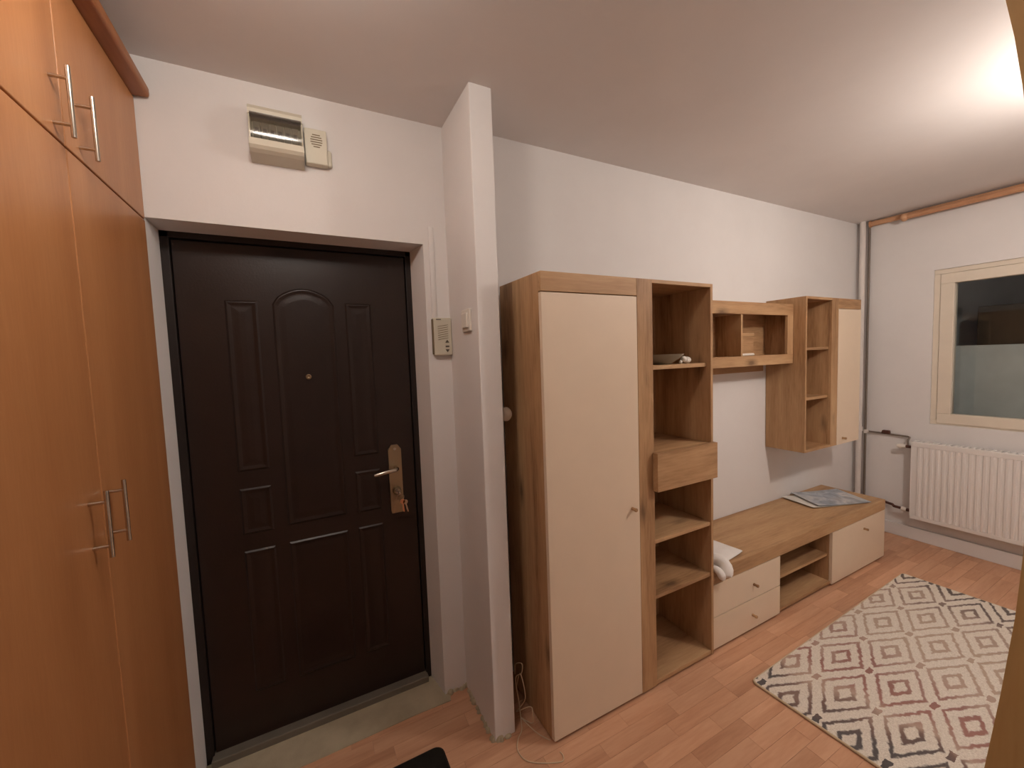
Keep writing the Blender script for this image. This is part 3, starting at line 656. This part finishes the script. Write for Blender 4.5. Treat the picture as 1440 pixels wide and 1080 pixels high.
tag(cl.build('pipe_clamp', rust, None, True, (3.74, -0.21, 0.83)), 'brown clamp on the thin grey pipe', 'clamp')
rp = thing('riser_pipe', 'thick white heating riser in the room corner', 'pipe', (3.69, -0.05, 0))
MB().tube([(3.694, -0.048, 0.0), (3.694, -0.048, 0.82), (3.694, -0.048, H)], 0.019, 16).build('pipe', pipe_m, rp, True)
MB().tube([(3.694, -0.048, 0.825), (3.694, -0.048, 0.860)], 0.026, 16).build('coupling', pipe_m, rp, True)
rp = thing('riser_shadow_gap', 'thin dark bar standing for the shadow gap beside the thick white riser', 'pipe', (3.735, -0.078, 0))  # no real pipe: grey bar added to draw the shadow line beside the riser
MB().tube([(3.733, -0.078, 0.0), (3.733, -0.078, 0.81)], 0.008, 12).build('pipe', dkpipe_gap, rp, True)
MB().tube([(3.733, -0.078, 0.83), (3.733, -0.078, H)], 0.008, 12).build('pipe', dkpipe_gap, rp, True)
MB().tube([(3.733, -0.078, 0.805), (3.733, -0.078, 0.835)], 0.016, 12).tube([(3.733, -0.078, 0.82), (3.736, -0.100, 0.822)], 0.010, 10).build('tee', pipe_m, rp, True)
r1 = thing('curtain_rod', 'brown wooden curtain rod reaching the corner under the ceiling', 'curtain rod', (3.70, -1.2, 2.50))
MB().tube([(3.715, -0.092, 2.522), (3.715, -2.4, 2.522)], 0.020, 14).build('rod', rodw, r1, True)
for yb in (-0.14, -2.3): MB().tube([(3.755, yb, 2.522), (3.73, yb, 2.522)], 0.012, 10).build('bracket', rodw, r1, True)
MB().lathe([(0.020, 0), (0.027, 0.002), (0.027, 0.010), (0.018, 0.014)], (3.715, -0.096, 2.522), 'y', 16).build('end_cap', rodw, r1, True)
r2 = thing('curtain_rod', 'brown wooden curtain rod with round end knob, nearer the room', 'curtain rod', (3.62, -1.2, 2.49))
MB().tube([(3.655, -0.335, 2.498), (3.655, -2.4, 2.498)], 0.019, 14).build('rod', rodw, r2, True)
MB().ball((3.655, -0.318, 2.498), 0.030, 0.024, 0.030).build('end_knob', rodw, r2, True)
for yb in (-1.15, -2.3): MB().tube([(3.755, yb, 2.49), (3.66, yb, 2.49)], 0.012, 10).build('bracket', rodw, r2, True)

# ---------------------------------------------------------------- rugs, mat, cords
RA = math.radians(1.6)
def rounded(x0, x1, y0, y1, r, seg=5):
    p = []
    for cx, cy, a0 in ((x1 - r, y1 - r, 0), (x0 + r, y1 - r, 90), (x0 + r, y0 + r, 180), (x1 - r, y0 + r, 270)):
        for i in range(seg + 1):
            a = math.radians(a0 + 90 * i / seg); p.append((cx + r * math.cos(a), cy + r * math.sin(a)))
    return p
rg = thing('diamond_rug', 'cream rug with brown and charcoal diamond pattern', 'rug', (1.315, -0.614, 0.0)); rg.rotation_euler.z = RA
m = MB().prism(rounded(0, 1.72, -1.18, 0, 0.02), 'z', 0.0005, 0.011); o = m.build('rug_pile', rug_m, rg, origin=(0, 0, 0))
edge_m = plain('rug_binding', srgb(206, 186, 156), 0.9)
pth = rounded(0, 1.72, -1.18, 0, 0.02); pth = [(p[0], p[1], 0.0062) for p in pth]; m = MB().tube(pth + [pth[0]], 0.0055, 8, False); m.build('binding', edge_m, rg, True, origin=(0, 0, 0))

mt = thing('door_mat', 'black door mat with rounded corner at the bottom edge', 'door mat', (-0.35, -0.45, 0.0))
MB().prism(rounded(-0.68, -0.046, -0.62, -0.194, 0.035), 'z', 0.0005, 0.006).build('mat_backing', door_dk, mt)
MB().prism(rounded(-0.672, -0.054, -0.612, -0.202, 0.03), 'z', 0.0061, 0.012).build('mat_pile', black_mat, mt)

def smooth_path(p, n=8):
    p = [Vector(q) for q in p]; out = []
    for i in range(len(p) - 1):
        a, b_, c, d_ = p[max(i - 1, 0)], p[i], p[i + 1], p[min(i + 2, len(p) - 1)]
        for k in range(n):
            t = k / n; out.append(0.5 * ((2 * b_) + (c - a) * t + (2 * a - 5 * b_ + 4 * c - d_) * t * t + (3 * b_ - a - 3 * c + d_) * t ** 3))
    return out + [p[-1]]
CR = 0.0021
cd = [(0.300, -0.180, 0.15), (0.292, -0.205, 0.215), (0.300, -0.250, 0.245), (0.300, -0.244, 0.200), (0.285, -0.215, 0.160), (0.290, -0.230, 0.060), (0.282, -0.260, 0.006), (0.262, -0.300, 0.004), (0.232, -0.325, 0.003), (0.209, -0.365, 0.003), (0.218, -0.415, 0.003), (0.262, -0.452, 0.003), (0.333, -0.486, 0.003), (0.352, -0.470, 0.003), (0.350, -0.452, 0.003)]
tag(MB().tube(smooth_path(cd), CR, 6).build('electric_cable', cord_m, None, True, (0.28, -0.35, 0.0)), 'cream cord curling onto the floor beside the stub wall', 'cord')
cd = [(0.300, -0.190, 0.10), (0.296, -0.240, 0.195), (0.302, -0.268, 0.110), (0.296, -0.225, 0.030), (0.285, -0.215, 0.008), (0.304, -0.300, 0.090), (0.306, -0.322, 0.085), (0.308, -0.316, 0.030), (0.300, -0.270, 0.005), (0.290, -0.245, 0.003), (0.310, -0.330, 0.003), (0.333, -0.378, 0.003), (0.343, -0.392, 0.003)]
tag(MB().tube(smooth_path(cd), CR, 6).build('electric_cable', cord_m, None, True, (0.30, -0.28, 0.0)), 'tangled cream cord between the stub wall and tall cabinet', 'cord')

# ---------------------------------------------------------------- lamps (both just outside the frame)
def lamp(name, label, cfg, r, drop):
    (x, y_, z), col, st_ = cfg
    t = thing(name, label, 'ceiling lamp', (x, y_, H))
    MB().lathe([(0, 0), (0.055, 0), (0.055, -0.012), (0.014, -0.02), (0.014, -(H - z) + r * 0.9), (0.0, -(H - z) + r * 0.9)], (x, y_, H), 'z', 24).build('ceiling_rose', white_pl, t, True)
    MB().ball((x, y_, z), r, r, drop, 24).build('globe', emit(name + '_glow', col, st_), t, True)
    return t
lamp('hall_lamp', 'flat round white dome lamp on the hall ceiling', HALL_LAMP, 0.105, 0.055)
lamp('room_lamp', 'round white globe lamp hanging in the living room', ROOM_LAMP, 0.085, 0.085)
